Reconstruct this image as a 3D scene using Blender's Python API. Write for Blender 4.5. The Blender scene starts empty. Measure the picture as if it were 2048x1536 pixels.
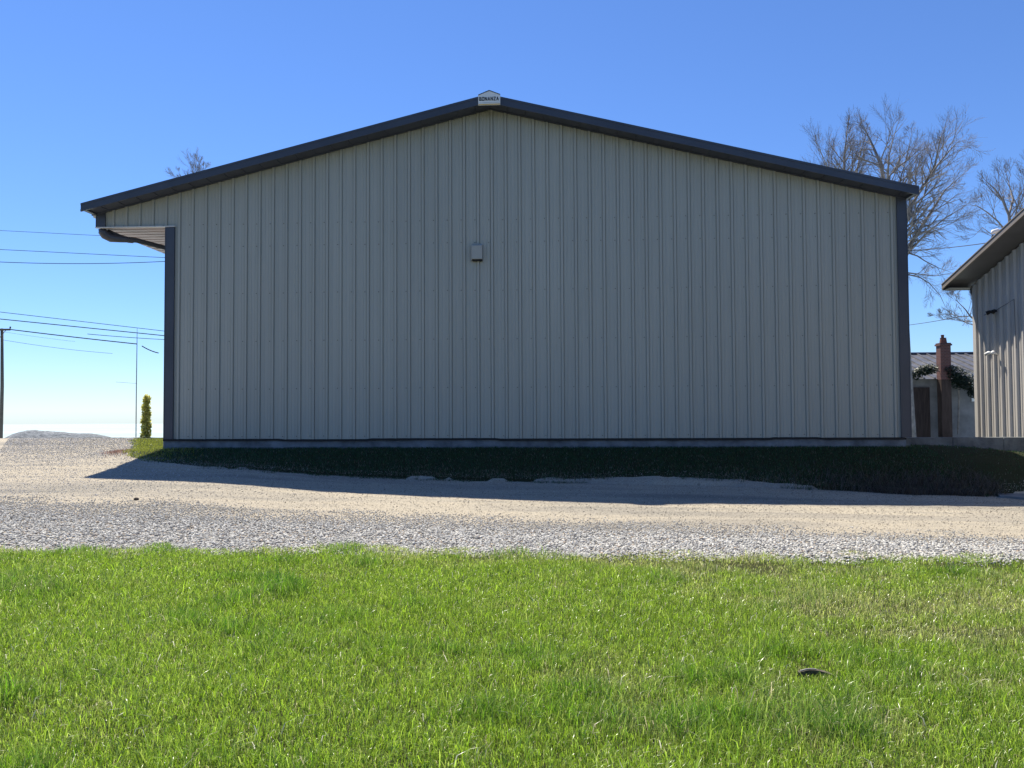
import bpy, bmesh, math, random
import numpy as np
from math import sin, cos, tan, pi, radians, sqrt
from mathutils import Vector
random.seed(7); RNG = np.random.default_rng(7)
S = bpy.context.scene
COL = S.collection
EYE = 1.3                      # heights below are relative to eye level; everything is lifted by EYE at the end
YAW, PITCH, ROLL, FPX = 0.052766, 0.032114, 0.005252, 1538.0
def cam_axes():
    cy, sy, cp, sp = cos(YAW), sin(YAW), cos(PITCH), sin(PITCH)
    f = Vector((-sy*cp, cy*cp, sp)); r = Vector((cy, sy, 0)); u = r.cross(f)
    return r*cos(ROLL)-u*sin(ROLL), r*sin(ROLL)+u*cos(ROLL), f
CR, CU, CF = cam_axes()
def at(px, py, Y):             # point at depth Y seen at photograph pixel px, py
    d = CF + CR*((px-1024)/FPX) - CU*((py-768)/FPX)
    return d*(Y/d.y)

# ------------------------------------------------------------------ materials
def mat(name):
    m = bpy.data.materials.new(name); m.use_nodes = True
    nt = m.node_tree; return m, nt, nt.nodes['Principled BSDF']
def N(nt, t, **kw):
    n = nt.nodes.new(t)
    for k, v in kw.items():
        if k in n.inputs: n.inputs[k].default_value = v
        else: setattr(n, k, v)
    return n
def ramp(nt, stops):
    n = nt.nodes.new('ShaderNodeValToRGB'); cr = n.color_ramp
    while len(cr.elements) < len(stops): cr.elements.new(0.5)
    for e, (p, c) in zip(cr.elements, stops): e.position = p; e.color = (*c, 1)
    return n
def simple(name, c, rough=.5, var=.12, scale=3., spec=.4, metallic=0., bump=0., bscale=40., stretch=(1,1,1)):
    m, nt, b = mat(name); L = nt.links.new
    tc = N(nt, 'ShaderNodeTexCoord'); mp = N(nt, 'ShaderNodeMapping'); mp.inputs['Scale'].default_value = stretch
    L(tc.outputs['Object'], mp.inputs['Vector'])
    nz = N(nt, 'ShaderNodeTexNoise', Scale=scale, Detail=6., Roughness=.6); L(mp.outputs[0], nz.inputs['Vector'])
    r = ramp(nt, [(.3, tuple(x*(1-var) for x in c)), (.7, tuple(min(1, x*(1+var)) for x in c))])
    L(nz.outputs['Fac'], r.inputs[0]); L(r.outputs[0], b.inputs['Base Color'])
    b.inputs['Roughness'].default_value = rough; b.inputs['Metallic'].default_value = metallic
    b.inputs['Specular IOR Level'].default_value = spec
    if bump:
        n2 = N(nt, 'ShaderNodeTexNoise', Scale=bscale, Detail=5.); L(mp.outputs[0], n2.inputs['Vector'])
        bp = N(nt, 'ShaderNodeBump', Strength=1., Distance=bump); L(n2.outputs['Fac'], bp.inputs['Height'])
        L(bp.outputs[0], b.inputs['Normal'])
    return m
M = {}
M['siding'] = simple('taupe_siding', (.35, .352, .31), .45, .05, .9, .45, stretch=(1.6, 1, .25), bump=.003, bscale=2.2)
def sheets(m, pitch, off, amt):                        # neighbouring metal sheets differ a little in tone
    nt = m.node_tree; L = nt.links.new; b = nt.nodes['Principled BSDF']; old = b.inputs['Base Color'].links[0].from_socket
    tc = N(nt, 'ShaderNodeTexCoord'); sx = N(nt, 'ShaderNodeSeparateXYZ'); L(tc.outputs['Object'], sx.inputs[0])
    a = N(nt, 'ShaderNodeMath', operation='ADD'); a.inputs[1].default_value = off; L(sx.outputs[0], a.inputs[0])
    d = N(nt, 'ShaderNodeMath', operation='DIVIDE'); d.inputs[1].default_value = pitch; L(a.outputs[0], d.inputs[0])
    f = N(nt, 'ShaderNodeMath', operation='FLOOR'); L(d.outputs[0], f.inputs[0])
    w = N(nt, 'ShaderNodeTexWhiteNoise', noise_dimensions='1D'); L(f.outputs[0], w.inputs['W'])
    mr = N(nt, 'ShaderNodeMapRange'); mr.inputs[3].default_value = 1-amt; mr.inputs[4].default_value = 1+amt; L(w.outputs[0], mr.inputs[0])
    # dried mud splashes and run-off streaks with their own ragged shapes
    mp = N(nt, 'ShaderNodeMapping'); mp.inputs['Scale'].default_value = (7, 1, .55); L(tc.outputs['Object'], mp.inputs[0])
    nz = N(nt, 'ShaderNodeTexNoise', Scale=1.6, Detail=8., Roughness=.7); L(mp.outputs[0], nz.inputs['Vector'])
    r = ramp(nt, [(.56, (1, 1, 1)), (.74, (.92, .915, .90))]); L(nz.outputs['Fac'], r.inputs[0])
    v = N(nt, 'ShaderNodeMix', data_type='RGBA', blend_type='MULTIPLY'); v.inputs[0].default_value = 1.; L(old, v.inputs[6]); L(r.outputs[0], v.inputs[7])
    h = N(nt, 'ShaderNodeHueSaturation'); L(mr.outputs[0], h.inputs['Value']); L(v.outputs[2], h.inputs['Color']); L(h.outputs[0], b.inputs['Base Color'])
sheets(M['siding'], .9432, 6.40, .02)
M['bronze'] = simple('dark_bronze_trim', (.044, .050, .068), .42, .15, 1.5, .5)
M['bronze2'] = simple('dark_bronze_soffit', (.055, .064, .092), .5, .12, 3, .4)
M['drip'] = simple('pale_trim_metal', (.55, .54, .52), .4, .05)
M['roof'] = simple('dark_roof_metal', (.05, .052, .06), .4, .1, 1.)
M['concrete'] = simple('weathered_concrete', (.15, .16, .165), .9, .4, 4, .2, bump=.01, bscale=25)
M['screw'] = simple('painted_screw', (.14, .135, .12), .5, .1)
M['black'] = simple('black_sealing_strip', (.012, .012, .014), .7, .2)
M['porch'] = simple('porch_ceiling_panel', (.46, .38, .40), .5, .06, 2)
M['box'] = simple('taupe_plastic', (.34, .335, .30), .4, .05, 3)
M['signwhite'] = simple('white_enamel', (.78, .78, .76), .4, .04)
M['gold'] = simple('gold_stripe_paint', (.68, .42, .10), .5, .05)
M['ink'] = simple('black_lettering', (.012, .012, .02), .5, .05)
M['wire'] = simple('cable_black', (.03, .03, .035), .7, .1)
M['wood'] = simple('weathered_pole_wood', (.10, .085, .07), .85, .3, 8, .2, stretch=(4, 4, .3))
M['bark'] = simple('grey_bark', (.24, .215, .195), .9, .35, 6, .2, bump=.02, bscale=12)
M['twig'] = simple('brown_twig', (.21, .185, .17), .85, .25, 3, .2)
M['siding2'] = simple('light_taupe_siding', (.52, .49, .455), .5, .1, 1.5, .4, stretch=(1, 1, .3))
M['tan'] = simple('tan_fascia', (.24, .205, .165), .5, .06)
M['brownsoffit'] = simple('brown_soffit', (.17, .16, .165), .6, .1)
M['white'] = simple('white_plastic', (.75, .75, .74), .35, .03)
M['galv'] = simple('galvanised_roof', (.13, .13, .14), .45, .35, 2.2, .5, metallic=.35, stretch=(1, 1, 1))
M['housewall'] = simple('grey_blue_wall', (.185, .18, .18), .7, .5, 1.1)
M['rust'] = simple('brown_wood_door', (.045, .033, .030), .8, .5, 5, .2, stretch=(6, 1, .4))
M['pot'] = simple('clay_pot', (.12, .05, .038), .8, .15)
M['stoneblock'] = simple('brown_stone', (.10, .08, .065), .9, .3, 30, .2)
M['glass'] = simple('window_glass', (.03, .04, .06), .08, .05, 1, .6)
M['barkpiece'] = simple('dark_bark', (.10, .085, .065), .9, .6, 60, .3)
M['barkedge'] = simple('pale_bark_edge', (.45, .42, .36), .8, .2, 40, .3)
m, nt, b = mat('brick'); L = nt.links.new
tc = N(nt, 'ShaderNodeTexCoord'); mp = N(nt, 'ShaderNodeMapping'); mp.inputs['Rotation'].default_value = (radians(90), 0, 0)
L(tc.outputs['Object'], mp.inputs[0]); br = N(nt, 'ShaderNodeTexBrick', Scale=4.5)
br.inputs['Color1'].default_value = (.12, .045, .036, 1); br.inputs['Color2'].default_value = (.08, .032, .028, 1); br.inputs['Mortar'].default_value = (.16, .13, .12, 1)
br.inputs['Mortar Size'].default_value = .012
L(mp.outputs[0], br.inputs['Vector']); L(br.outputs[0], b.inputs['Base Color']); b.inputs['Roughness'].default_value = .85
M['brick'] = m
M['brownbrick'] = simple('brown_brick', (.055, .038, .032), .9, .5, 2.5, .2, stretch=(4, 1, .6))  # darker brown brick for the lower stack

def leafmat(name, transl=.5, rough=.28, spec=.6):      # colour comes from one value per blade or leaf
    m, nt, b = mat(name); L = nt.links.new
    a = N(nt, 'ShaderNodeAttribute', attribute_name='col')
    L(a.outputs['Color'], b.inputs['Base Color']); b.inputs['Roughness'].default_value = rough
    b.inputs['Specular IOR Level'].default_value = spec
    t = N(nt, 'ShaderNodeBsdfTranslucent')
    hs = N(nt, 'ShaderNodeHueSaturation', Value=1.15, Saturation=1.05); L(a.outputs['Color'], hs.inputs['Color']); L(hs.outputs[0], t.inputs['Color'])
    mx = N(nt, 'ShaderNodeMixShader'); mx.inputs[0].default_value = transl
    L(b.outputs[0], mx.inputs[1]); L(t.outputs[0], mx.inputs[2])
    L(mx.outputs[0], nt.nodes['Material Output'].inputs['Surface']); return m
M['grass'] = leafmat('grass_blade')
M['leaf'] = leafmat('leaf', .3, .5); M['leaf2'] = leafmat('sunny_leaf', .65, .5)
m, nt, b = mat('crushed_limestone'); L = nt.links.new
a = N(nt, 'ShaderNodeAttribute', attribute_name='col'); L(a.outputs['Color'], b.inputs['Base Color']); b.inputs['Roughness'].default_value = .85
b.inputs['Specular IOR Level'].default_value = .25
M['stone'] = m

def ground_mat(name, stops, big, bigcols, bump, fine=70.):
    m, nt, b = mat(name); L = nt.links.new
    tc = N(nt, 'ShaderNodeTexCoord')
    n1 = N(nt, 'ShaderNodeTexNoise', Scale=fine, Detail=8., Roughness=.75); L(tc.outputs['Object'], n1.inputs['Vector'])
    r1 = ramp(nt, stops); L(n1.outputs['Fac'], r1.inputs[0])
    mp = N(nt, 'ShaderNodeMapping'); mp.inputs['Scale'].default_value = (.22, 2.0, 1); L(tc.outputs['Object'], mp.inputs[0])
    n2 = N(nt, 'ShaderNodeTexNoise', Scale=big, Detail=6., Roughness=.62); L(mp.outputs[0], n2.inputs['Vector'])
    r2 = ramp(nt, bigcols); L(n2.outputs['Fac'], r2.inputs[0])
    mx = N(nt, 'ShaderNodeMix', data_type='RGBA', blend_type='MULTIPLY'); mx.inputs[0].default_value = 1.
    L(r1.outputs[0], mx.inputs[6]); L(r2.outputs[0], mx.inputs[7]); L(mx.outputs[2], b.inputs['Base Color'])
    b.inputs['Roughness'].default_value = .95; b.inputs['Specular IOR Level'].default_value = .15
    n3 = N(nt, 'ShaderNodeTexNoise', Scale=fine*.6, Detail=8., Roughness=.8); L(tc.outputs['Object'], n3.inputs['Vector'])
    bp = N(nt, 'ShaderNodeBump', Strength=1., Distance=bump); L(n3.outputs['Fac'], bp.inputs['Height']); L(bp.outputs[0], b.inputs['Normal'])
    return m
M['drive'] = ground_mat('limestone_fines', [(.30, (.15, .13, .10)), (.42, (.37, .335, .28)), (.6, (.51, .465, .39)), (.8, (.70, .66, .59))], 1.1,
                        [(.32, (.60, .61, .62)), (.46, (.82, .81, .79)), (.56, (1.0, .97, .90)), (.62, (.88, .86, .82)), (.74, (1.0, .98, .94))], .02, 60)
M['soil'] = ground_mat('lawn_thatch', [(.3, (.03, .035, .012)), (.7, (.10, .10, .04))], 1.5, [(.35, (.7, .8, .6)), (.7, (1, 1, .95))], .03)
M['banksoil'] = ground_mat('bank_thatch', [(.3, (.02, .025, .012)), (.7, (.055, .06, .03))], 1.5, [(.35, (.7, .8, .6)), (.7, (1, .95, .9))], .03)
M['field'] = ground_mat('far_field', [(.3, (.34, .42, .48)), (.7, (.46, .54, .60))], .02, [(.35, (.85, .9, .8)), (.7, (1, 1, .97))], .01, .3)  # bluish pale colour paints in haze, so far ground merges with the sky
M['mound'] = ground_mat('pale_crushed_stone', [(.36, (.22, .25, .28)), (.47, (.62, .68, .71)), (.7, (.70, .76, .79))], .6, [(.3, (.95, .96, .97)), (.7, (1, 1, 1))], .05, 9.)
M['berm'] = ground_mat('grey_gravel', [(.35, (.10, .11, .12)), (.65, (.36, .37, .38))], .6, [(.3, (.85, .9, .95)), (.7, (1, 1, 1))], .05, 12.)

# ------------------------------------------------------------------ objects
def tag(o, label=None, cat=None, group=None, kind=None):
    if label: o['label'] = label
    if cat: o['category'] = cat
    if group: o['group'] = group
    if kind: o['kind'] = kind
    return o
def thing(name, loc, label, cat, group=None):
    o = bpy.data.objects.new(name, None); COL.objects.link(o); o.location = loc; o.empty_display_size = .2
    return tag(o, label, cat, group)
def mesh_obj(name, verts, faces, m, parent=None, smooth=False, cols=None):
    me = bpy.data.meshes.new(name)
    if isinstance(verts, np.ndarray):
        n, k = len(verts), faces.shape[1]; me.vertices.add(n); me.vertices.foreach_set('co', verts.astype(np.float32).ravel())
        me.loops.add(faces.size); me.loops.foreach_set('vertex_index', faces.astype(np.int32).ravel())
        me.polygons.add(len(faces)); me.polygons.foreach_set('loop_start', np.arange(0, faces.size, k, dtype=np.int32))
        me.update(calc_edges=True)
    else:
        me.from_pydata([tuple(v) for v in verts], [], faces); me.update()
    if cols is not None:
        ca = me.color_attributes.new('col', 'FLOAT_COLOR', 'POINT')
        c4 = np.ones((len(verts), 4), np.float32); c4[:, :3] = cols; ca.data.foreach_set('color', c4.ravel())
    me.materials.append(m)
    if smooth: me.polygons.foreach_set('use_smooth', [True]*len(me.polygons))
    o = bpy.data.objects.new(name, me); COL.objects.link(o)
    if parent:
        o.parent = parent
        off = Vector((0, 0, 0)); q = parent
        while q: off += q.location; q = q.parent
        o.location = -off                               # parts are modelled in world coordinates
    return o
class MB:                                                # collects faces into ONE mesh
    def __init__(s): s.v, s.f = [], []
    def add(s, v, f):
        n = len(s.v); s.v += [tuple(x) for x in v]; s.f += [tuple(i+n for i in q) for q in f]; return s
    def box(s, a, b):
        x0, y0, z0 = a; x1, y1, z1 = b
        return s.add([(x0,y0,z0),(x1,y0,z0),(x1,y1,z0),(x0,y1,z0),(x0,y0,z1),(x1,y0,z1),(x1,y1,z1),(x0,y1,z1)],
                     [(0,3,2,1),(4,5,6,7),(0,1,5,4),(1,2,6,5),(2,3,7,6),(3,0,4,7)])
    def prism(s, poly, d):                               # polygon (list of 3-vectors) pushed along d
        n = len(poly); P = [Vector(p) for p in poly]; d = Vector(d)
        return s.add(P+[p+d for p in P], [tuple(range(n-1, -1, -1)), tuple(range(n, 2*n))]+[(i, (i+1) % n, (i+1) % n+n, i+n) for i in range(n)])
    def tube(s, pts, rad, n=8, cap=True):
        P = [Vector(p) for p in pts]; rings = []
        for i, p in enumerate(P):
            t = (P[min(i+1, len(P)-1)]-P[max(i-1, 0)]).normalized()
            a = t.cross(Vector((0, 0, 1)) if abs(t.z) < .9 else Vector((1, 0, 0))).normalized(); b = t.cross(a)
            r = rad[i] if isinstance(rad, (list, tuple)) else rad
            rings.append([p+(a*cos(2*pi*k/n)+b*sin(2*pi*k/n))*r for k in range(n)])
        v = [x for r in rings for x in r]; f = []
        for i in range(len(P)-1):
            for k in range(n): f.append((i*n+k, i*n+(k+1) % n, (i+1)*n+(k+1) % n, (i+1)*n+k))
        if cap: f += [tuple(range(n-1, -1, -1)), tuple(range((len(P)-1)*n, len(P)*n))]
        return s.add(v, f)
    def build(s, name, m, parent=None, smooth=False): return mesh_obj(name, s.v, s.f, m, parent, smooth)
def vnoise(x, y, seed=0):                                # smooth value noise for arrays
    x = np.asarray(x, float); y = np.asarray(y, float); xi = np.floor(x); yi = np.floor(y); fx = x-xi; fy = y-yi
    fx = fx*fx*(3-2*fx); fy = fy*fy*(3-2*fy)
    def h(a, b):
        v = np.sin(a*127.1+b*311.7+seed*74.7)*43758.5453; return v-np.floor(v)
    return (h(xi, yi)*(1-fx)+h(xi+1, yi)*fx)*(1-fy)+(h(xi, yi+1)*(1-fx)+h(xi+1, yi+1)*fx)*fy
def fbm(x, y, seed=0, o=4):
    t = 0; a = .5; s = 0
    for i in range(o): t = t+a*vnoise(x*2**i, y*2**i, seed+i*13); s += a; a *= .55
    return t/s
# ------------------------------------------------------------------ terrain
def sm(e0, e1, x):
    t = np.clip((np.asarray(x, float)-e0)/(e1-e0), 0, 1); return t*t*(3-2*t)
def Ledge(x):                                            # lawn / gravel edge
    x = np.asarray(x, float); return np.interp(x, [-60, -5, -.5, 1.6, 4, 60], [6.9, 6.76, 6.80, 6.72, 6.62, 6.4])+.16*(fbm(x*1.1, 0*x, 3)-.5)+.16*(fbm(x*5, 0*x, 5)-.5)
def Cedge(x):                                            # coarse band upper edge
    x = np.asarray(x, float); return np.interp(x, [-60, -6.6, -3.4, -.5, 2, 4.5, 60], [8.85, 8.65, 8.3, 7.95, 7.65, 7.4, 7.1])+.5*(fbm(x*.9, 0*x, 8)-.5)
def Tedge(x):                                            # drive / grass bank toe; at far right its dark soil paints shade over gravel
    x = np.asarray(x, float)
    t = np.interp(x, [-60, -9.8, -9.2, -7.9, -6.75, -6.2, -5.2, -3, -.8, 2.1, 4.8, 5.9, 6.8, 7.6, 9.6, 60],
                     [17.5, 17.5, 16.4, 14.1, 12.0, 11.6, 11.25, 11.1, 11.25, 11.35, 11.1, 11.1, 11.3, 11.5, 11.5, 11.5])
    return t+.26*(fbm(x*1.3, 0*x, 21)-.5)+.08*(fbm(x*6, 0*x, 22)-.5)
def G(x, y):
    x = np.asarray(x, float); y = np.asarray(y, float)
    zt = np.interp(x, [-12, -6.5, -4.5, -3, -1, 2, 4.5, 6, 8, 12], [-.86, -.84, -.87, -.98, -1.05, -1.11, -1.2, -1.25, -1.28, -1.3])
    L_ = np.interp(x, [-5, 5], [6.85, 6.45]); yt = 11.2
    zl = -1.30+.04*sm(4, 6.8, y)
    t = np.clip((y-L_)/(yt-L_), 0, 1); t = t**.9
    z = np.where(y < L_, zl, -1.26+(zt+1.26)*t)
    wb = sm(-8.4, -6.6, x)*(1-.5*sm(6.2, 9, x))
    bank = zt+(-.655-zt)*(.6*np.clip((y-11.0)/1.75, 0, 1)+.4*sm(10.9, 12.75, y))
    lot = zt+(np.where(x < 0, -.63, -.66)-zt)*np.clip((y-yt)/(16.5-yt), 0, 1)
    z = np.where(y > yt, bank*wb+lot*(1-wb), z)
    far = sm(17.3, 34, y)*(1-sm(-9, -2, x))*3.2+np.clip(y-45, 0, 1e9)*.0165*(1-np.exp(-np.clip(y-45, 0, 1e9)/200))
    far = far+1.6*sm(14.3, 22, y)*sm(5.9, 6.5, x)*(1-sm(40, 80, y))
    z = z-far
    z = z+(.040-.026*sm(6.5, 8, y))*(fbm(x*.8, y*.8, 40)-.5)*sm(1, 3, y)*(1-sm(30, 60, y))+.012*(fbm(x*4, y*4, 41)-.5)
    return z
xs = np.concatenate([-np.geomspace(2500, 14.5, 34), np.arange(-14, 14.01, .08), np.geomspace(14.5, 2500, 34)])
def strip(name, y0, y1, ts, m, kind='structure', cols=xs, lift=0.):
    X, T = np.meshgrid(cols, ts); Y = y0(X)+(y1(X)-y0(X))*T; Z = G(X, Y)+lift
    nx = len(cols); V = np.stack([X.ravel(), Y.ravel(), Z.ravel()], 1)
    i = np.arange(len(ts)-1)[:, None]*nx+np.arange(nx-1)[None, :]
    F = np.stack([i, i+1, i+nx+1, i+nx], -1).reshape(-1, 4)
    return tag(mesh_obj(name, V, F, m, smooth=True), kind=kind)
c_ = lambda v: (lambda x: np.full_like(x, v))
strip('lawn_ground', c_(-30.), Ledge, np.concatenate([[0, .4, .7], np.linspace(.85, 1, 60)]), M['soil'])
strip('gravel_drive', Ledge, Tedge, np.linspace(0, 1, 110), M['drive'])
strip('grass_bank', Tedge, lambda x: np.full_like(x, 19.), np.linspace(0, 1, 90), M['banksoil'])  # bank soil, also run on to the right as painted shade
strip('far_ground', c_(19.), c_(3000.), np.concatenate([[0], np.geomspace(.0003, 1, 60)]), M['field'])

# ------------------------------------------------------------------ grass, stones (uncountable)
def blades(name, P, h, w, lean, cols, m, label, cat):
    n = len(P); th = RNG.uniform(0, 2*pi, n); la = RNG.uniform(0, 2*pi, n)
    side = np.stack([np.cos(th), np.sin(th), 0*th], 1); ld = np.stack([np.cos(la), np.sin(la), 0*la], 1)
    up = np.array([0, 0, 1.])
    mid = P+up*(h*.55)[:, None]+ld*(h*lean*.3)[:, None]; tip = P+up*(h*np.sqrt(np.clip(1-lean**2*.7, .05, 1)))[:, None]+ld*(h*lean)[:, None]
    W = side*(w*.5)[:, None]
    V = np.stack([P-W-up*.01, P+W-up*.01, mid-W*.8, mid+W*.8, tip], 1).reshape(-1, 3)
    b_ = (np.arange(n)*5)[:, None, None]; F = (b_+np.array([[0, 1, 2], [1, 3, 2], [2, 3, 4]])[None]).reshape(-1, 3)
    return tag(mesh_obj(name, V, F, m, cols=np.repeat(cols, 5, 0)), label, cat, kind='stuff')
def scatter(n, ymin, ymax, k, c, power=1.):
    y = ymin+(ymax-ymin)*RNG.uniform(0, 1, n)**power; x = RNG.uniform(-1, 1, n)*(k*y+c); keep = RNG.uniform(0, 1, n) < (k*y+c)/(k*ymax+c)
    x = x[keep]-YAW*y[keep]; return x, y[keep]
x, y = scatter(1050000, 1.9, 7.2, .72, 1.0, 1.12)
lush = .6*fbm(x*1.1+3, y*1.5, 51)+.4*fbm(x*2.6, y*3.4, 52); fine = fbm(x*3.5, y*4, 53); worn = sm(5.2, 6.9, y)*fbm(x*1.6, y*2.2, 55)
blob = np.exp(-((x-1.9)/.7)**2-((y-5.1)/.28)**2)+.8*np.exp(-((x-1.1)/.35)**2-((y-6.2)/.2)**2)+.7*np.exp(-((x-.1)/.8)**2-((y-6.45)/.18)**2)+.7*np.exp(-((x-2.0)/.5)**2-((y-4.5)/.12)**2)
thin = np.clip(.75*blob*(.4+1.2*fbm(x*6, y*8, 64))+sm(.42, .78, .55*fbm(x*.9+9, y*1.1, 57)*(.6+.4*sm(-1.5, 2.5, x))+.45*fbm(x*3+4, y*4, 58)+.16*sm(5.2, 6.8, y)*(.5+.5*sm(-1, 2, x))), 0, 1)
edge = Ledge(x)+.55*(fbm(x*2.5, y*3.5, 60)-.47)
bare = sm(.45, .62, fbm(x*1.5+2, y*3.5, 61))*sm(.3, 1.6, x)*sm(5.75, 6.3, y)
keep = (y < edge) & (RNG.uniform(0, 1, len(x)) > bare*.88) & (RNG.uniform(0, 1, len(x)) > thin*.3) & (RNG.uniform(0, 1, len(x)) > sm(-.5, 0, y-edge)*.6)
x, y, lush, fine, thin, worn = [a[keep] for a in (x, y, lush, fine, thin, worn)]
cl = sm(.50, .70, lush)*.9
n = len(x); h = (.024+.056*cl+.044*fine)*RNG.uniform(.55, 1.35, n)*(1-.35*thin)*(1-.25*sm(5.3, 6.8, y))
long_ = RNG.uniform(0, 1, n) < .03; h = np.where(long_, h*1.9, h)
w = RNG.uniform(.0018, .0038, n)*(1+.25*sm(4, 6.5, y)); w = np.where(long_, w*1.4, w)
lean = RNG.uniform(.2, 1.08, n)*(1-.30*cl)
g1, g2, g3 = np.array([.28, .43, .045]), np.array([.105, .27, .022]), np.array([.50, .52, .20])
t = np.clip(cl+RNG.normal(0, .18, n), 0, 1)[:, None]; cols = g1*(1-t)+g2*t
t = np.clip(.55*thin+.35*sm(.45, .65, worn)+.10+RNG.normal(0, .22, n), 0, 1)[:, None]; cols = cols*(1-t)+g3*t
cols *= RNG.uniform(.3, 1.55, (n, 1))
dry = RNG.uniform(0, 1, n) < .03+.09*thin; cols[dry] = np.array([.52, .48, .30])*RNG.uniform(.8, 1.2, (dry.sum(), 1)); lean[dry] = RNG.uniform(.7, 1., dry.sum())
big = RNG.uniform(0, 1, n) < .0009; cols[big] = (.60, .60, .48); lean[big] = RNG.uniform(.75, 1., big.sum()); h[big] = RNG.uniform(.06, .10, big.sum()); w[big] = .005
near = (np.abs(x-1.26) < .12) & (y > 3.78) & (y < 4.1); h[near] *= .5       # the sod is pressed down around the bark piece
P = np.stack([x, y, G(x, y)], 1)
blades('lawn_grass', P, h, w, lean, cols, M['grass'], 'bright green uneven lawn grass filling the foreground', 'grass')
# grass bank against the building
x, y = scatter(240000, 11.0, 16.5, .6, 1.0)
T = Tedge(x); ed = T+.75*(fbm(x*2.4, y*3, 71)-.5)
keep = (y > ed-.05) & ~((y > 12.85) & (x > -6.68) & (x < 5.85)) & (x > -9.8) & (x < 8.3)
x, y, T = x[keep], y[keep], T[keep]; keep = (x < 6) | (RNG.uniform(0, 1, len(x)) < .12); x, y, T = x[keep], y[keep], T[keep]
n = len(x); rim = (1-sm(.05, .7, y-T))*sm(.35, .6, fbm(x*1.4, y*2, 73)+.15); h = RNG.uniform(.018, .042, n)*(1+.7*rim*sm(-1, 5, x)); w = RNG.uniform(.005, .009, n); lean = RNG.uniform(.2, .9, n)
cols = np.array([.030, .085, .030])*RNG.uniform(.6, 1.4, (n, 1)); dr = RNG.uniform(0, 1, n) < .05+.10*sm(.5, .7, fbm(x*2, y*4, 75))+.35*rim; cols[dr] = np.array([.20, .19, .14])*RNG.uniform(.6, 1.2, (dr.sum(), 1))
lf = (x < -6.2+.3*RNG.normal(0, 1, n)) & (y > 11.6); cols[lf] = np.array([.24, .27, .05])*RNG.uniform(.7, 1.3, (lf.sum(), 1))  # left strip coloured brighter, painting sunlight against the shaded bank
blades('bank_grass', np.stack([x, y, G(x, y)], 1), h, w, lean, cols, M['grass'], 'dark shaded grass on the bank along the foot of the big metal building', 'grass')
# dead brush at the right end of the bank
x = RNG.normal(5.35, .75, 5200); y = Tedge(x)+np.abs(RNG.normal(0, .35, 5200))-.08; keep = x < 6.35; x, y = x[keep], y[keep]; n = len(x)
cols = np.array([.11, .10, .085])*RNG.uniform(.3, 1.5, (n, 1))
blades('dry_brush', np.stack([x, y, G(x, y)], 1), RNG.uniform(.05, .17, n), RNG.uniform(.004, .007, n), RNG.uniform(.6, 1.05, n), cols, M['grass'], 'dark dry matted brush at the right end of the shaded bank beside the drive', 'brush')
# red stemmed weeds left of the sunlit strip of grass
y = RNG.normal(12.9, .4, 700); x = -.578*y-.02+RNG.normal(0, .13, 700); n = 700
blades('red_weeds', np.stack([x, y, G(x, y)], 1), RNG.uniform(.02, .05, n), RNG.uniform(.004, .008, n), RNG.uniform(.3, .9, n), np.array([.24, .15, .12])*RNG.uniform(.6, 1.3, (n, 1)), M['grass'], 'reddish low weeds at the gravel edge left of the building corner', 'weeds')

ph = (1+sqrt(5))/2
ICO = np.array([(-1,ph,0),(1,ph,0),(-1,-ph,0),(1,-ph,0),(0,-1,ph),(0,1,ph),(0,-1,-ph),(0,1,-ph),(ph,0,-1),(ph,0,1),(-ph,0,-1),(-ph,0,1)])/sqrt(1+ph*ph)
ICF = np.array([(0,11,5),(0,5,1),(0,1,7),(0,7,10),(0,10,11),(1,5,9),(5,11,4),(11,10,2),(10,7,6),(7,1,8),(3,9,4),(3,4,2),(3,2,6),(3,6,8),(3,8,9),(4,9,5),(2,4,11),(6,2,10),(8,6,7),(9,8,1)])
OCT = np.array([(1,0,0),(-1,0,0),(0,1,0),(0,-1,0),(0,0,1),(0,0,-1)], float); OCF = np.array([(0,2,4),(2,1,4),(1,3,4),(3,0,4),(2,0,5),(1,2,5),(3,1,5),(0,3,5)])
def stones(name, x, y, r, cols, tv, tf, label, cat, sink=.3):
    n = len(x); q = RNG.normal(0, 1, (n, 4)); q /= np.linalg.norm(q, axis=1)[:, None]; a, b, c, d = q.T
    R = np.stack([np.stack([1-2*(c*c+d*d), 2*(b*c-a*d), 2*(b*d+a*c)], -1), np.stack([2*(b*c+a*d), 1-2*(b*b+d*d), 2*(c*d-a*b)], -1), np.stack([2*(b*d-a*c), 2*(c*d+a*b), 1-2*(b*b+c*c)], -1)], 1)
    sc = RNG.uniform(.55, 1.25, (n, 1, 3)); v = tv[None]*sc*RNG.uniform(.75, 1.2, (n, len(tv), 1)); v = np.einsum('nij,nkj->nki', R, v)*r[:, None, None]
    v[:, :, 2] *= .75
    P = np.stack([x, y, G(x, y)+r*sink], 1); V = (v+P[:, None]).reshape(-1, 3)
    F = ((np.arange(n)*len(tv))[:, None, None]+tf[None]).reshape(-1, 3)
    return tag(mesh_obj(name, V, F, M['stone'], cols=np.repeat(cols, len(tv), 0)), label, cat, kind='stuff')
x, y = scatter(230000, 6.2, 9.6, .70, .9)
lo = Ledge(x); hi = Cedge(x)+.45*(fbm(x*.7+5, y*2.5, 84)-.5); den = sm(-.35, .05, y-lo+.3*(fbm(x*3, y*3, 80)-.5))*(1-sm(-.35, .6, y-hi+.6*(fbm(x*1.5, y*3, 81)-.5)))
keep = RNG.uniform(0, 1, len(x)) < den; x, y = x[keep], y[keep]; n = len(x)
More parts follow.
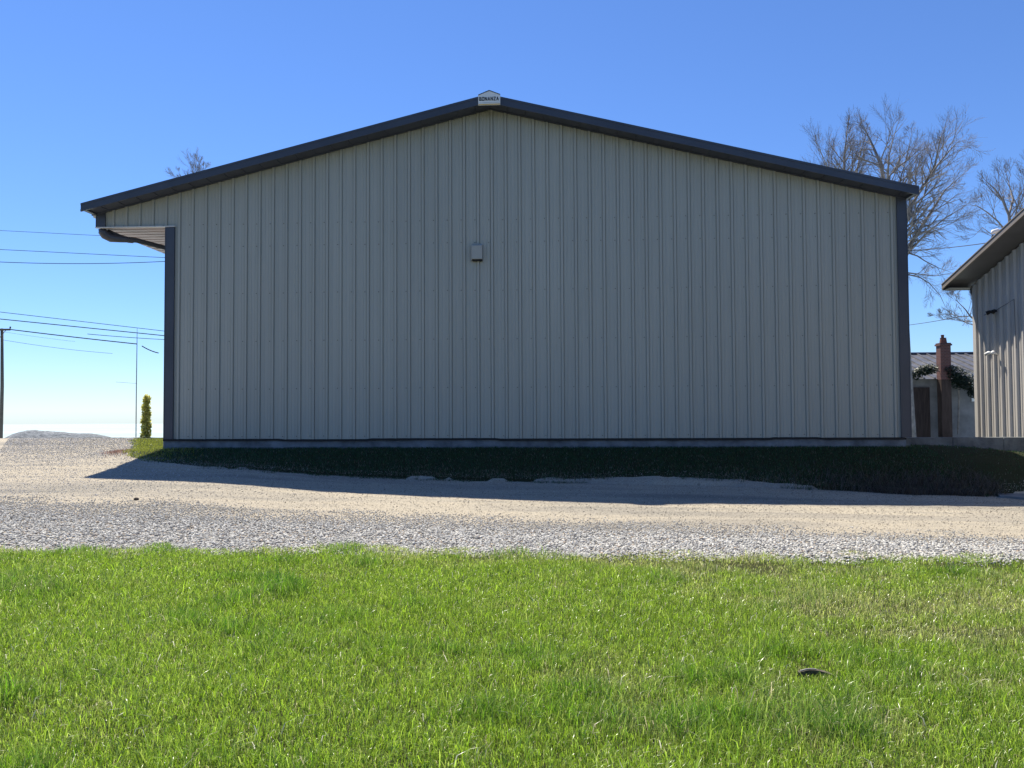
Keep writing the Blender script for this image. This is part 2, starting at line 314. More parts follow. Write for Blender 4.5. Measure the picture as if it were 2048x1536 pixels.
r = RNG.uniform(.005, .0135, n)*(.75+.45*sm(.5, 0, (y-Ledge(x))/(Cedge(x)-Ledge(x))-.5)); dk = RNG.uniform(0, 1, (n, 1))
cols = np.array([.475, .46, .42])*RNG.uniform(.45, 1.3, (n, 1)); cols = np.where(dk < .09, np.array([.16, .15, .15]), cols); cols = np.where(dk > .96, np.array([.42, .33, .24]), cols)
stones('coarse_gravel', x, y, r, cols, ICO, ICF, 'band of loose white coarse gravel between the lawn and the packed drive', 'gravel', .35)
x, y = scatter(330000, 7.2, 17.3, .62, 1.0, .8)
den = np.where(x < -4.5, .85, .6)*sm(-.2, .5, y-Cedge(x)+.6)+.0; den *= np.where(y < 10, .6+.8*fbm(x*1.5, y*3, 90), 1)
keep = (RNG.uniform(0, 1, len(x)) < den) & (y < Tedge(x)+.25) & (y > Cedge(x)-.5) & (x < 9); x, y = x[keep], y[keep]; n = len(x)
r = RNG.uniform(.0035, .0035+.0075*RNG.uniform(0, 1, n)**.7, n)*(1+.5*sm(11, 16, y)); gl = sm(-2, -6, x)[:, None] if False else (1-sm(-6.5, -2.5, x))[:, None]; cols = (np.array([.42, .37, .30])*(1-gl)+np.array([.46, .45, .44])*gl)*RNG.uniform(.3, 1.4, (n, 1))
stones('fine_gravel', x, y, r, cols, OCT, OCF, 'fine loose stones scattered over the packed tan drive', 'gravel', .25)

# ------------------------------------------------------------------ the big metal building
WY, PKX, XL, XP, XR = 12.9, -1.035, -6.665, -7.905, 5.83
ZF, ZP, SL, PKZ = -.50, 3.19, .2433, 5.084
BACK = 25.5
def ztop(x): return PKZ-SL*abs(x-PKX)
bld = thing('metal_building', ((XL+XR)/2, WY, -.65), 'large grey taupe ribbed metal building with dark trim and low gable roof facing the lawn', 'building')
RP, R0 = .2358, -6.43
prof = []                                                # (x, dy) rib profile of the siding, ribs stand 22 mm proud
for k in range(-7, 55):
    c = R0+k*RP
    prof += [(c-.031, 0), (c-.029, .005), (c-.0255, .005), (c-.017, -.022), (c+.017, -.022), (c+.0255, .008), (c+.029, .008), (c+.032, 0)]
    for o in (.088, .148): prof += [(c+o-.010, 0), (c+o-.005, -.004), (c+o+.005, -.004), (c+o+.010, 0)]
def siding(name, x0, x1, zb, parent, m):
    b = MB(); sb_ = MB(); pr = [(x0, 0)]+[q for q in prof if x0 < q[0] < x1]+[(x1, 0)]
    if x0 < PKX < x1: pr = sorted(pr+[(PKX, 0)])
    v = []; 
    for (x, d) in pr:
        v += [(x, WY+d, zb), (x, WY+d, ztop(x))]
    b.add(v, [(2*i, 2*i+2, 2*i+3, 2*i+1) for i in range(len(pr)-1)])
    for zr in (3.205, 2.82, 2.005, 1.18, .36, -.45):     # screw heads on the girts
        for k in range(-7, 55):
            x = R0+k*RP-.055
            if x0+.05 < x < x1-.03 and zb < zr < ztop(x)-.1:
                sb_.tube([(x, WY-.001, zr+.004*sin(k*7.)), (x, WY-.010, zr+.004*sin(k*7.))], [.0095, .006], 6)
    o = b.build(name, m, parent); tag(sb_.build('screw_heads', M['screw'], o), kind='stuff'); return o
siding('front_wall', XL+.15, XR-.15, ZF, bld, M['siding'])
siding('porch_gable_wall', XP+.14, XL+.15, ZP, bld, M['siding'])
def sidewall(name, x, out, m):
    b = MB(); v = []; pr = []
    y = WY+.17
    while y < BACK: pr += [(y-.03, 0), (y-.017, .02), (y+.017, .02), (y+.03, 0)]; y += RP
    pr = [(WY+.14, 0)]+pr+[(BACK, 0)]
    for (yy, d) in pr: v += [(x+out*d, yy, ZF-.02), (x+out*d, yy, 3.42)]
    b.add(v, [(2*i, 2*i+2, 2*i+3, 2*i+1) for i in range(len(pr)-1)]); return b.build(name, m, bld)
sidewall('side_wall', XL+.02, -1, M['siding']); sidewall('side_wall', XR-.02, 1, M['siding'])
MB().add([(XL, BACK, ZF), (XR, BACK, ZF), (XR, BACK, ztop(XR)), (PKX, BACK, PKZ), (XP, BACK, ztop(XP)), (XP, BACK, ZP), (XL, BACK, ZP)], [(0, 1, 2, 3, 4, 5, 6)]).build('back_wall', M['siding'], bld)
def ctrim(x0, x1, z0, sgn):                              # L shaped corner trim, 30 mm proud
    b = MB(); xo = x0 if sgn < 0 else x1
    b.prism([(x0, WY-.032, z0), (x1, WY-.032, z0), (x1, WY-.032, ztop(x1)), (x0, WY-.032, ztop(x0))], (0, .028, 0))
    b.box((min(xo, xo-sgn*.03), WY-.004, z0), (max(xo, xo-sgn*.03), WY+.16, ztop(xo)-.005))
    b.box((x0-.004, WY-.037, z0), (x0+.008, WY-.031, min(ztop(x0), ztop(x1))-.04)); b.box((x1-.008, WY-.037, z0), (x1+.004, WY-.031, min(ztop(x0), ztop(x1))-.04))
    return b
ctrim(XL, XL+.158, ZF+.0, -1)
def pillar(x0, x1, z0, z1):
    b = MB().box((x0, WY-.034, z0), (x1, WY-.002, z1)); b.box((x0-.004, WY-.040, z0), (x0+.008, WY-.033, z1)); b.box((x1-.008, WY-.040, z0), (x1+.004, WY-.033, z1))
    b.box((x0-.003, WY-.001, z0), (x0+.03, WY+.16, z1)); return b
pillar(XL, XL+.158, ZF, ZP-.022).build('corner_trim', M['bronze'], bld)
ctrim(XR-.155, XR, ZF, 1).build('corner_trim', M['bronze'], bld)
ctrim(XP, XP+.160, ZP, -1).build('corner_trim', M['bronze'], bld)
MB().box((XP-.005, WY-.046, ZP-.018), (XL+.17, WY-.002, ZP)).build('drip_edge', M['drip'], bld)
# foundation with an uneven sealing strip
xx = np.arange(XL, XR+.001, .1); top = ZF-.006-.010*fbm(xx*.7, 0*xx, 101)-.006*np.sign(fbm(xx*.55, 0*xx, 102)-.5); v = []; f = []
for i, X in enumerate(xx):
    yo = WY-.055+.02*float(fbm(X*1.5, 3, 103)); v += [(X, yo, -.80), (X, yo, top[i]-.012), (X, WY+.1, top[i]-.012)]
for i in range(len(xx)-1): a = 3*i; f += [(a, a+3, a+4, a+1), (a+1, a+4, a+5, a+2)]
mesh_obj('foundation', v, f, M['concrete'], bld, True)
v = []; f = []
for i, X in enumerate(xx):
    yo = WY-.062; t0 = top[i]+.012; t1 = top[i]-.012-.010*float(fbm(X*2.5, 9, 105)); v += [(X, yo, t1), (X, yo, t0), (X, WY+.02, t0+.004)]
for i in range(len(xx)-1): a = 3*i; f += [(a, a+3, a+4, a+1), (a+1, a+4, a+5, a+2)]
mesh_obj('sealing_strip', v, f, M['black'], bld)
for xa, xb in ((XL-.02, XL+.1), (XR-.1, XR+.02)): MB().box((xa, WY+.05, -.8), (xb, BACK, ZF-.03)).build('foundation', M['concrete'], bld)
# roof, fascia, gable soffit
FY = 12.555; XE0, XE1 = XP-.07, XR+.055
def zr(x, up=0.): return PKZ+.012-SL*abs(x-PKX)+up
rf = MB()
for (a, b_) in ((XE0, PKX), (PKX, XE1)):
    rf.prism([(a, FY-.010, zr(a, .088)), (b_, FY-.010, zr(b_, .088)), (b_, FY-.010, zr(b_, .110)), (a, FY-.010, zr(a, .110))], (0, BACK+.3-FY, 0))
k = 0
while XE0+.1+k*.9 < XE1: X = XE0+.1+k*.9; rf.prism([(X-.02, FY+.3, zr(X-.02, .106)), (X+.02, FY+.3, zr(X+.02, .106)), (X+.02, FY+.3, zr(X+.02, .112)), (X-.02, FY+.3, zr(X-.02, .112))], (0, BACK-FY, 0)); k += 1
rf.build('roof', M['roof'], bld)
for (a, b_) in ((XE0, PKX), (PKX, XE1)):
    fb = MB(); fb.prism([(a, FY-.016, zr(a, .012)), (b_, FY-.016, zr(b_, .012)), (b_, FY-.016, zr(b_, .087)), (a, FY-.016, zr(a, .087))], (0, .022, 0))
    fb.prism([(a, FY-.024, zr(a, -.026)), (b_, FY-.024, zr(b_, -.026)), (b_, FY-.024, zr(b_, .013)), (a, FY-.024, zr(a, .013))], (0, .030, 0))   # hemmed lower lip
    fb.prism([(a, FY-.022, zr(a, .080)), (b_, FY-.022, zr(b_, .080)), (b_, FY-.022, zr(b_, .116)), (a, FY-.022, zr(a, .116))], (0, .010, 0))  # rake edge
    fb.build('fascia', M['bronze'], bld)
    v = []; f = []; x = a; i = 0; st = .3 if b_ > a else -.3                                            # soffit in lapped panels
    sb = MB()
    while x < b_-1e-6:
        x2 = min(x+.305, b_); sb.add([(x, FY, zr(x, .004)), (x2-.006, FY, zr(x2-.006, .004)), (x2-.006, WY+.02, zr(x2-.006, .004)), (x, WY+.02, zr(x, .004))], [(0, 3, 2, 1)])
        sb.add([(x2-.010, FY, zr(x2, .012)), (x2+.004, FY, zr(x2, .012)), (x2+.004, WY+.02, zr(x2, .03)), (x2-.010, WY+.02, zr(x2, .03))], [(0, 3, 2, 1)])
        sb.prism([(x2-.016, FY+.01, zr(x2, -.006)), (x2-.004, FY+.01, zr(x2, -.006)), (x2-.004, FY+.01, zr(x2, .006)), (x2-.016, FY+.01, zr(x2, .006))], (0, WY-FY-.03, 0)); x = x2
    sb.prism([(a, WY-.05, zr(a, -.018)), (b_, WY-.05, zr(b_, -.018)), (b_, WY-.05, zr(b_, .003)), (a, WY-.05, zr(a, .003))], (0, .022, 0))
    sb.build('soffit', M['bronze2'], bld)
for (x0, x1, s) in ((XE0, XP, -1), (XR, XE1, 1)):          # eave boxes running back along the roof edges
    xe = XE0 if s < 0 else XE1
    b = MB(); xi = XP-.0 if s < 0 else XR
    b.prism([(xe, FY+.007, zr(xe, .087)), (xe, FY+.007, zr(xe, .02)), (xe-s*.035, FY+.007, zr(xe, -.012)), (xi-s*.02, FY+.007, zr(xi, -.02)), (xi-s*.02, FY+.007, zr(xi, .087))], (0, BACK+.2-FY, 0)).build('eave_box', M['bronze'], bld)
# white tube under the eave, painting in the sunlit soffit edge
MB().tube([(XP-.035, WY-.02, zr(XP)-.045), (XP-.035, BACK, zr(XP)-.045)], .028, 10).build('sunlit_eave_edge', M['white'], bld)
# porch: outer beam, ceiling of narrow panels
MB().box((XP, WY+.16, ZP+.012), (XP+.13, BACK, zr(XP)-.03)).build('porch_beam', M['bronze'], bld)
b = MB(); y = WY+.03; v = []
while y < BACK-.2:
    v += [(y, ZP+.006), (y+.145, ZP+.006), (y+.146, ZP+.09), (y+.194, ZP+.09), (y+.195, ZP+.006)]; y += .2
V = []
for (yy, z) in v: V += [(XP+.02, yy, z), (XL+.02, yy, z)]
b.add(V, [(2*i, 2*i+1, 2*i+3, 2*i+2) for i in range(len(v)-1)]).build('porch_ceiling', M['porch'], bld)
# downspout: drops from the beam, bends, then runs up under the ceiling to the main wall
dp = [(XP+.060, WY+.06, ZP-.010), (XP+.062, WY+.07, ZP-.06), (XP+.085, WY+.10, ZP-.105), (XP+.16, WY+.16, ZP-.150), (XP+.30, WY+.22, ZP-.158), (XP+.50, WY+.36, ZP-.15), (XL-.1, WY+1.35, ZP-.245), (XL+.01, WY+1.45, ZP-.255)]
ds = MB().tube(dp, [.064, .074, .080, .074, .060, .046, .038, .038], 12).build('downspout', M['bronze'], bld, True)
MB().tube([(XP+.40, WY+.27, ZP-.160), (XP+.46, WY+.33, ZP-.156)], .056, 10).build('pipe_collar', M['bronze'], ds)
MB().tube([(XP+.10, WY+.14, ZP-.02), (XP+.28, WY+.28, ZP-.10), (XP+.45, WY+.40, ZP-.14)], .030, 8).build('pipe_brace', M['bronze'], ds, True)

# junction box on the wall
jb = thing('wall_box', (-1.265, WY, 2.49), 'small taupe covered box mounted on the centre of the big ribbed wall', 'box')
b = MB(); x0, x1, z0, z1 = -1.345, -1.165, 2.515, 2.775
b.prism([(x0, WY-.004, z0), (x0, WY-.115, z0), (x0, WY-.115, z1-.03), (x0, WY-.075, z1), (x0, WY-.004, z1)], (x1-x0, 0, 0)); o = b.build('cover', M['box'], jb)
bv = o.modifiers.new('b', 'BEVEL'); bv.width = .008; bv.segments = 2
MB().box((x0-.022, WY-.045, z0-.012), (x0-.001, WY-.004, z1-.02)).build('mounting_plate', M['box'], jb)
MB().box((x0+.01, WY-.095, z0-.022), (x1-.003, WY-.010, z0-.001)).build('base', M['black'], jb)

# pentagon sign at the ridge
sg = thing('ridge_sign', (PKX+.02, FY-.06, 5.0), 'small white pentagon sign reading BONANZA on the roof peak', 'sign')
sx0, sx1, sz0 = PKX-.16, PKX+.205, 5.012; sc = (sx0+sx1)/2
pent = [(sx0, sz0), (sx1, sz0), (sx1, sz0+.165), (sc, sz0+.238), (sx0, sz0+.165)]
MB().prism([(x, FY-.052, z) for x, z in pent], (0, .012, 0)).build('board', M['signwhite'], sg)
MB().prism([(x, FY-.0555, z) for x, z in [(sx0+.004, sz0+.004), (sx1-.004, sz0+.004), (sx1-.004, sz0+.022), (sx0+.004, sz0+.018)]], (0, .003, 0)).build('stripe', M['gold'], sg)
MB().prism([(x, FY-.0555, z) for x, z in [(sx0+.004, sz0+.034), (sx1-.004, sz0+.038), (sx1-.004, sz0+.046), (sx0+.004, sz0+.042)]], (0, .003, 0)).build('stripe', M['drip'], sg)
eb = MB()
for (p, q) in ((pent[4], pent[3]), (pent[3], pent[2])):
    eb.prism([(p[0], FY-.058, p[1]), (q[0], FY-.058, q[1]), (q[0], FY-.058, q[1]+.013), (p[0], FY-.058, p[1]+.013)], (0, .02, 0))
eb.build('top_edge', M['bronze'], sg)
# block lettering, drawn as strokes
GL = {'B': [(0,0,0,1),(0,1,.8,1),(0,.5,.85,.5),(0,0,.85,0),(.85,0,.85,.45),(.8,.55,.8,1)], 'O': [(0,0,0,1),(0,1,.85,1),(.85,1,.85,0),(.85,0,0,0)],
      'N': [(0,0,0,1),(0,1,.85,0),(.85,0,.85,1)], 'A': [(0,0,.42,1),(.42,1,.85,0),(.18,.35,.68,.35)], 'Z': [(0,1,.85,1),(.85,1,0,0),(0,0,.85,0)]}
tb = MB(); cx = sx0+.020; cw, chh, th = .0335, .052, .0095; z0 = sz0+.078
for ch in 'BONANZA':
    for (a, b1, c, d) in GL[ch]:
        p = Vector((cx+a*cw, 0, z0+b1*chh)); q = Vector((cx+c*cw, 0, z0+d*chh)); u = (q-p).normalized(); nn = Vector((-u.z, 0, u.x))*th*.5
        p -= u*th*.45; q += u*th*.45
        tb.prism([(P_.x, FY-.0585, P_.z) for P_ in (p-nn, q-nn, q+nn, p+nn)], (0, .006, 0))
    cx += .0478
tb.build('lettering', M['ink'], sg)

# ------------------------------------------------------------------ building at the right edge (gable wall runs back in depth)
RX, FC, EZ, SL2 = 8.365, 15.62, 2.42, .30               # wall plane, far corner, eave height, slope
NC = 6.2; MIDY = (FC+NC)/2
def z2(y): return EZ+SL2*(min(FC-y, y-NC))
rb = thing('side_building', (RX, MIDY, -.66), 'light taupe ribbed metal building with tan roof edge at the right edge, partly sunlit', 'building')
pr = []; y = NC+.1
while y < FC-.05: pr += [(y-.042, 0), (y-.022, -.036), (y+.022, -.036), (y+.042, 0), (y+.10, 0), (y+.106, -.008), (y+.116, -.008), (y+.122, 0)]; y += .2286
pr = sorted([(NC, 0)]+[q for q in pr if q[0] < FC-.02]+[(FC, 0), (MIDY, 0)])
v = []
for (yy, d) in pr: v += [(RX+d, yy, -.70), (RX+d, yy, z2(yy))]
MB().add(v, [(2*i, 2*i+1, 2*i+3, 2*i+2) for i in range(len(pr)-1)]).build('gable_wall', M['siding2'], rb)
for ya, yb in ((FC, FC+.02), (NC-.02, NC)): MB().box((RX+.01, ya, -.7), (RX+12, yb, EZ-.02)).build('eave_wall', M['siding2'], rb)
MB().box((RX-.048, FC-.075, -.68), (RX-.002, FC+.03, EZ-.02)).build('corner_trim', M['siding2'], rb)
OH = .51; OE = .27; FCO, NCO = FC+OE, NC-OE; XO = RX-OH
rise = lambda y: EZ+.02+SL2*(min(FC-y, y-NC))
for (a, b_) in ((FCO, MIDY), (MIDY, NCO)):
    MB().prism([(XO, a, rise(a)+.0), (XO, b_, rise(b_)+.0), (XO, b_, rise(b_)+.088), (XO, a, rise(a)+.088)], (.03, 0, 0)).build('rake_fascia', M['tan'], rb)
    MB().prism([(XO-.01, a, rise(a)+.089), (XO-.01, b_, rise(b_)+.089), (XO-.01, b_, rise(b_)+.108), (XO-.01, a, rise(a)+.108)], (13, 0, 0)).build('roof_slope', M['tan'], rb)
    MB().prism([(XO+.031, a, rise(a)+.006), (XO+.031, b_, rise(b_)+.006), (XO+.031, b_, rise(b_)+.03), (XO+.031, a, rise(a)+.03)], (OH-.03, 0, 0)).build('soffit', M['brownsoffit'], rb)
b = MB(); y = FC-.02
for k in range(6): b.box((XO+.04+k*.078, FC-.0, rise(FCO)-.012), (XO+.11+k*.078, FCO-.01, rise(FCO)+.0))
b.build('eave_return', M['tan'], rb)
MB().box((XO+.02, FCO-.0, rise(FCO)-.02), (RX+12, FCO+.02, rise(FCO)+.088)).build('eave_fascia', M['tan'], rb)
MB().tube([(RX-.02, FC+.06, EZ-.06), (RX-.03, FC+.06, EZ-.16), (RX+.02, FC+.07, EZ-.24), (RX+.08, FC+.08, -.6)], .035, 8).build('downspout', M['bronze'], rb, True)
MB().box((RX-.03, NC, -.80), (RX+.05, FC, -.69)).build('foundation', M['concrete'], rb)
# flood light with conduit
fp = at(1996, 622, 14.85); fl = thing('flood_light', (RX, 14.85, fp.z), 'small black twin head flood light on the upper shaded wall of the right building', 'light')
zf = fp.z
b = MB().tube([(RX-.03, 14.85, zf), (RX-.11, 14.85, zf)], .022, 8); b.build('mount', M['black'], fl)
for dy in (-.05, .05):
    MB().tube([(RX-.08, 14.85+dy, zf+.01), (RX-.11, 14.85+dy*1.6, zf-.005), (RX-.16, 14.85+dy*2.1, zf-.03)], [.014, .032, .042], 10).build('lamp_head', M['black'], fl, True)
b = MB().tube([(RX-.045, 15.25, zf-.03), (RX-.045, 14.85, zf+.01), (RX-.045, 14.27, zf+.14), (RX-.045, 14.25, zf-.75)], .006, 6); b.build('conduit', M['bronze'], fl)
# white lamp in the sunlit part
wp = at(1994, 707, 14.9); wz = wp.z; wl = thing('wall_lamp', (RX, 14.9, wz), 'small white arm lamp on the sunlit ribbed wall of the right building', 'light')
MB().tube([(RX-.03, 14.86, wz-.02), (RX-.09, 14.86, wz+.01), (RX-.12, 14.88, wz+.015)], .016, 8).build('arm', M['white'], wl, True)
for dy in (-.06, .08):
    MB().tube([(RX-.10, 14.88+dy*.3, wz+.012), (RX-.13, 14.88+dy, wz+.018), (RX-.17, 14.88+dy*1.7, wz-.01)], [.018, .034, .028], 10).build('lamp_head', M['white'], wl, True)
# service head on the roof edge with its dome
hp = at(1985, 470, 14.6)
sh = thing('service_mast', (8.2, 14.8, rise(14.8)+.14), 'white capped vent with bent dark pipe on the roof edge of the right building', 'roof vent')
a0 = at(1983, 486, 14.7); a1 = at(1984, 472, 14.7); a2 = at(1990, 466, 14.7); a3 = at(2000, 470, 14.7)
MB().tube([(a0.x, 14.7, a0.z-.12), a0, a1, a2, at(1997, 466, 14.7)], .012, 8).build('pipe', M['wire'], sh, True)
c1 = at(1994, 464, 14.7)
MB().tube([c1+Vector((-.10, 0, -.035)), c1+Vector((-.08, 0, .0)), c1+Vector((0, 0, .022)), c1+Vector((.07, 0, .0)), c1+Vector((.12, 0, -.04))], [.012, .040, .046, .040, .015], 10).build('cap', M['white'], sh, True)
MB().tube([at(1998, 466, 14.7), at(2000, 474, 14.7), at(2004, 484, 14.7)], .012, 8).build('stay', M['wire'], sh)

# kerb between the two buildings, slab by the drive
kb = MB()
for (x0, x1) in ((5.90, 6.72), (6.73, 7.55), (7.56, 8.30)): kb.box((x0, 13.35, -.80), (x1, 13.55, -.525))
tag(kb.build('concrete_kerb', M['concrete']), 'low concrete kerb across the gap between the two metal buildings', 'kerb')
tag(MB().prism([(6.35, 11.5, -1.35), (6.1, 10.9, -1.35), (6.7, 10.25, -1.35), (10.2, 9.9, -1.35), (10.2, 11.6, -1.35)], (0, 0, .125)).build('concrete_slab', M['concrete']), kind='structure')

# ------------------------------------------------------------------ small house behind
HY = 29.0; hz = -2.6
hs = thing('small_house', (16, HY, -1.6), 'small grey house with metal roof and brick chimney in the gap between the buildings', 'house')
r0 = at(1818, 709, 32.5); rz = r0.z; ez = at(1850, 757, HY-.3).z
MB().box((11.5, HY, hz), (19.0, 36., ez)).build('wall', M['housewall'], hs)
b = MB(); V = [(11.2, HY-.35, ez-.02), (19.3, HY-.35, ez-.02), (19.3, 32.5, rz), (11.2, 32.5, rz), (11.2, 36.3, ez), (19.3, 36.3, ez)]
b.add(V, [(0, 1, 2, 3), (3, 2, 5, 4)]); b.prism([(11.5, HY+.02, ez), (11.5, 35.9, ez), (11.5, 32.5, rz-.06)], (7.5, 0, 0))
X = 11.2
while X < 19.3:
    b.prism([(X-.03, HY-.352, ez-.018), (X+.03, HY-.352, ez-.018), (X+.03, HY-.352, ez+.035), (X-.03, HY-.352, ez+.035)], (0, 32.5-HY+.35, rz-ez+.02)); X += .38
rfh = b.build('roof', M['galv'], hs)
MB().tube([(11.2, 32.5, rz+.02), (19.3, 32.5, rz+.02)], .07, 8).build('ridge_cap', M['bronze'], rfh)
cp = at(1884, 690, HY-.35); cx = cp.x; zc = cp.z
chm = MB().box((cx-.18, HY-.60, ez-.05), (cx+.18, HY-.28, zc-.04)).box((cx-.215, HY-.635, zc-.04), (cx+.215, HY-.245, zc+.02)).box((cx-.19, HY-.61, zc+.02), (cx+.19, HY-.27, zc+.06)).build('chimney', M['brick'], hs)
MB().box((cx-.175, HY-.595, hz-1.3), (cx+.175, HY-.285, ez-.052)).build('stack_base', M['brownbrick'], chm)
MB().tube([(cx-.0, HY-.44, zc+.06), (cx, HY-.44, zc+.24), (cx, HY-.44, zc+.25)], [.125, .10, .115], 12).tube([(cx-.02, HY-.44, zc+.25), (cx-.02, HY-.44, zc+.36)], [.05, .06], 8).build('chimney_pot', M['pot'], chm)
w0 = at(1944, 750, HY); w1 = at(1956, 800, HY)
wn = MB().box((w0.x-.05, HY-.05, w1.z-.05), (w0.x+.9, HY-.005, w0.z+.05)).build('window', M['white'], hs); MB().box((w0.x+.02, HY-.065, w1.z+.03), (w0.x+.83, HY-.052, w0.z-.03)).build('pane', M['glass'], wn)
d0 = at(1823, 775, HY); MB().box((d0.x-.25, HY-.06, hz), (d0.x+.62, HY-.005, d0.z)).build('door', M['rust'], hs)

def leaf_cloud(name, centres, m, base, parent=None, n=2500, size=.05):
    V = []; F = []; C = []
    for i in range(n):
        c, r = random.choice(centres); d = Vector((random.gauss(0, 1), random.gauss(0, 1), random.gauss(0, 1))).normalized()*(random.random()**.45)
        p = Vector(c)+Vector((d.x*r[0], d.y*r[1], d.z*r[2])); a = Vector((random.gauss(0, 1), random.gauss(0, 1), random.gauss(0, 1))).normalized(); b = a.orthogonal().normalized()
        s = size*random.uniform(.6, 1.3); k = len(V); V += [p-a*s, p+b*s*.45, p+a*s, p-b*s*.45]; F.append((k, k+1, k+2, k+3)); q = random.uniform(.6, 1.4); C += [[x*q for x in base]]*4
    return mesh_obj(name, np.array([tuple(v) for v in V]), np.array(F), m, parent, cols=np.array(C))
vpts = [((1832, 748), .26), ((1848, 741), .25), ((1862, 738), .25), ((1900, 742), .28), ((1915, 748), .36), ((1930, 757), .38), ((1942, 770), .36), ((1920, 765), .35), ((1908, 757), .3), ((1948, 785), .25)]
vn = thing('climbing_vine', (15, HY-.4, ez), 'dark green vine sprawling along the eave of the small grey house beside the chimney', 'vine')
leaf_cloud('foliage', [(tuple(at(p[0], p[1], HY-.55)), (r, .18, r*.8)) for p, r in vpts], M['leaf'], (.03, .045, .025), vn, 3200, .055)
vs = MB()
for (p, r), (q, _) in zip(vpts[:-3], vpts[1:-2]): vs.tube([at(p[0], p[1]+2, HY-.5), at(q[0], q[1]+2, HY-.5)], .02, 5)
vs.tube([at(1916, 755, HY-.45), at(1918, 800, HY-.3), at(1916, 868, HY-.2)], .03, 6); vs.build('stem', M['bark'], vn)

# ------------------------------------------------------------------ bare trees
def branchy(lims, levels, dens, twig, seed, droop=0.):
    """lims: list of polylines [(Vector, radius)...]; returns (thick segs, thin segs)."""
    rd = random.Random(seed); thick = []; thin = []
    def rv(): return Vector((rd.gauss(0, 1), rd.gauss(0, 1), rd.gauss(0, 1)))
    def grow(p, d, L, r, lv):
        n = 6 if lv > 0 else 4; pts = [(p.copy(), r)]; q = p.copy(); dd = d.normalized()
        for i in range(n):
            dd = (dd+rv()*(.08 if lv else .06)+Vector((0, 0, .10-droop*.22))).normalized(); q = q+dd*L/n; rr = r*(1-.74*(i+1)/n); pts.append((q.copy(), max(rr, twig*.55)))
            if lv > 0 and i > 0:
                for _ in range(2 if (rd.random() < dens) else 1):
                    s = dd.cross(rv()).normalized(); ang = rd.uniform(.35, .75)
                    grow(q, dd*cos(ang)+s*sin(ang), L*rd.uniform(.42, .80)*(1.12-.11*i), max(rr*.7, twig), lv-1)
        (thick if r > twig*2.6 else thin).append(pts)
    for pl, dn, sl in lims:
        thick.append(pl)
        for i in range(len(pl)-1):
            (a, ra), (b, rb_) = pl[i], pl[i+1]; seg = b-a; m_ = 0 if sl > 1.5e3 or dn < .5 else max(1, int(seg.length*dn*2.1))
            for j in range(m_):
                t = (j+rd.random())/m_; o = a.lerp(b, t); r = ra+(rb_-ra)*t; dd = seg.normalized(); s = dd.cross(rv()).normalized(); ang = rd.uniform(.5, 1.0)
                grow(o, dd*cos(ang)+s*sin(ang), sl*rd.uniform(.5, 1.5)*(1-.62*(i+t)/len(pl)), max(r*.5, twig*1.4), levels)
        (b, rb_) = pl[-1]
        if dn > .5: grow(b, (pl[-1][0]-pl[-2][0]), sl*.42, rb_, levels)
    return thick, thin
def tubes(polys, sides):
    b = MB()
    for pl in polys: b.tube([p for p, r in pl], [r for p, r in pl], sides, False)
    return b
def tree(name, loc, label, lims, levels, dens, twig, seed, droop=0., group=None):
    t = thing(name, loc, label, 'tree', group); thick, thin = branchy(lims, levels, dens, twig, seed, droop)
    tubes(thick, 6).build('trunk', M['bark'], t, True); tubes(thin, 3).build('crown', M['twig'], t); return t
def pl(D, pts, r0, r1, dy=0.):
    r0 *= .72; r1 *= .7
    n = len(pts); return [(at(x, y, D+dy*i/(n-1)), r0+(r1-r0)*i/(n-1)) for i, (x, y) in enumerate(pts)]
g0 = -1.6
def trunk(px, py, D, r0, r1):
    p = at(px, py, D); return [(Vector((p.x+.15, D, g0-.2)), r0), (Vector((p.x+.05, D, (g0+p.z)/2)), (r0+r1)/2), (p, r1)]
D = 30.
tree('bare_tree', (at(1690, 500, D).x, D, g0), 'bare tree behind the roof with a straight upright leader, left of the spreading one', [
    (trunk(1690, 420, D, .24, .13), .3, 1.2),
    (pl(D, [(1690, 420), (1688, 360), (1689, 310), (1694, 262)], .11, .02), 3.2, 1.5),
    (pl(D, [(1690, 420), (1668, 375), (1655, 335), (1640, 300)], .07, .015, -1.5), 2.6, 1.2),
    (pl(D, [(1690, 400), (1712, 350), (1722, 300), (1732, 268)], .07, .015, 1.5), 2.4, 1.1),
    (pl(D, [(1690, 430), (1650, 385), (1630, 350)], .05, .012, 1.), 2.4, .9)], 2, .55, .0034, 11, group='bare trees behind the buildings')
D = 28.
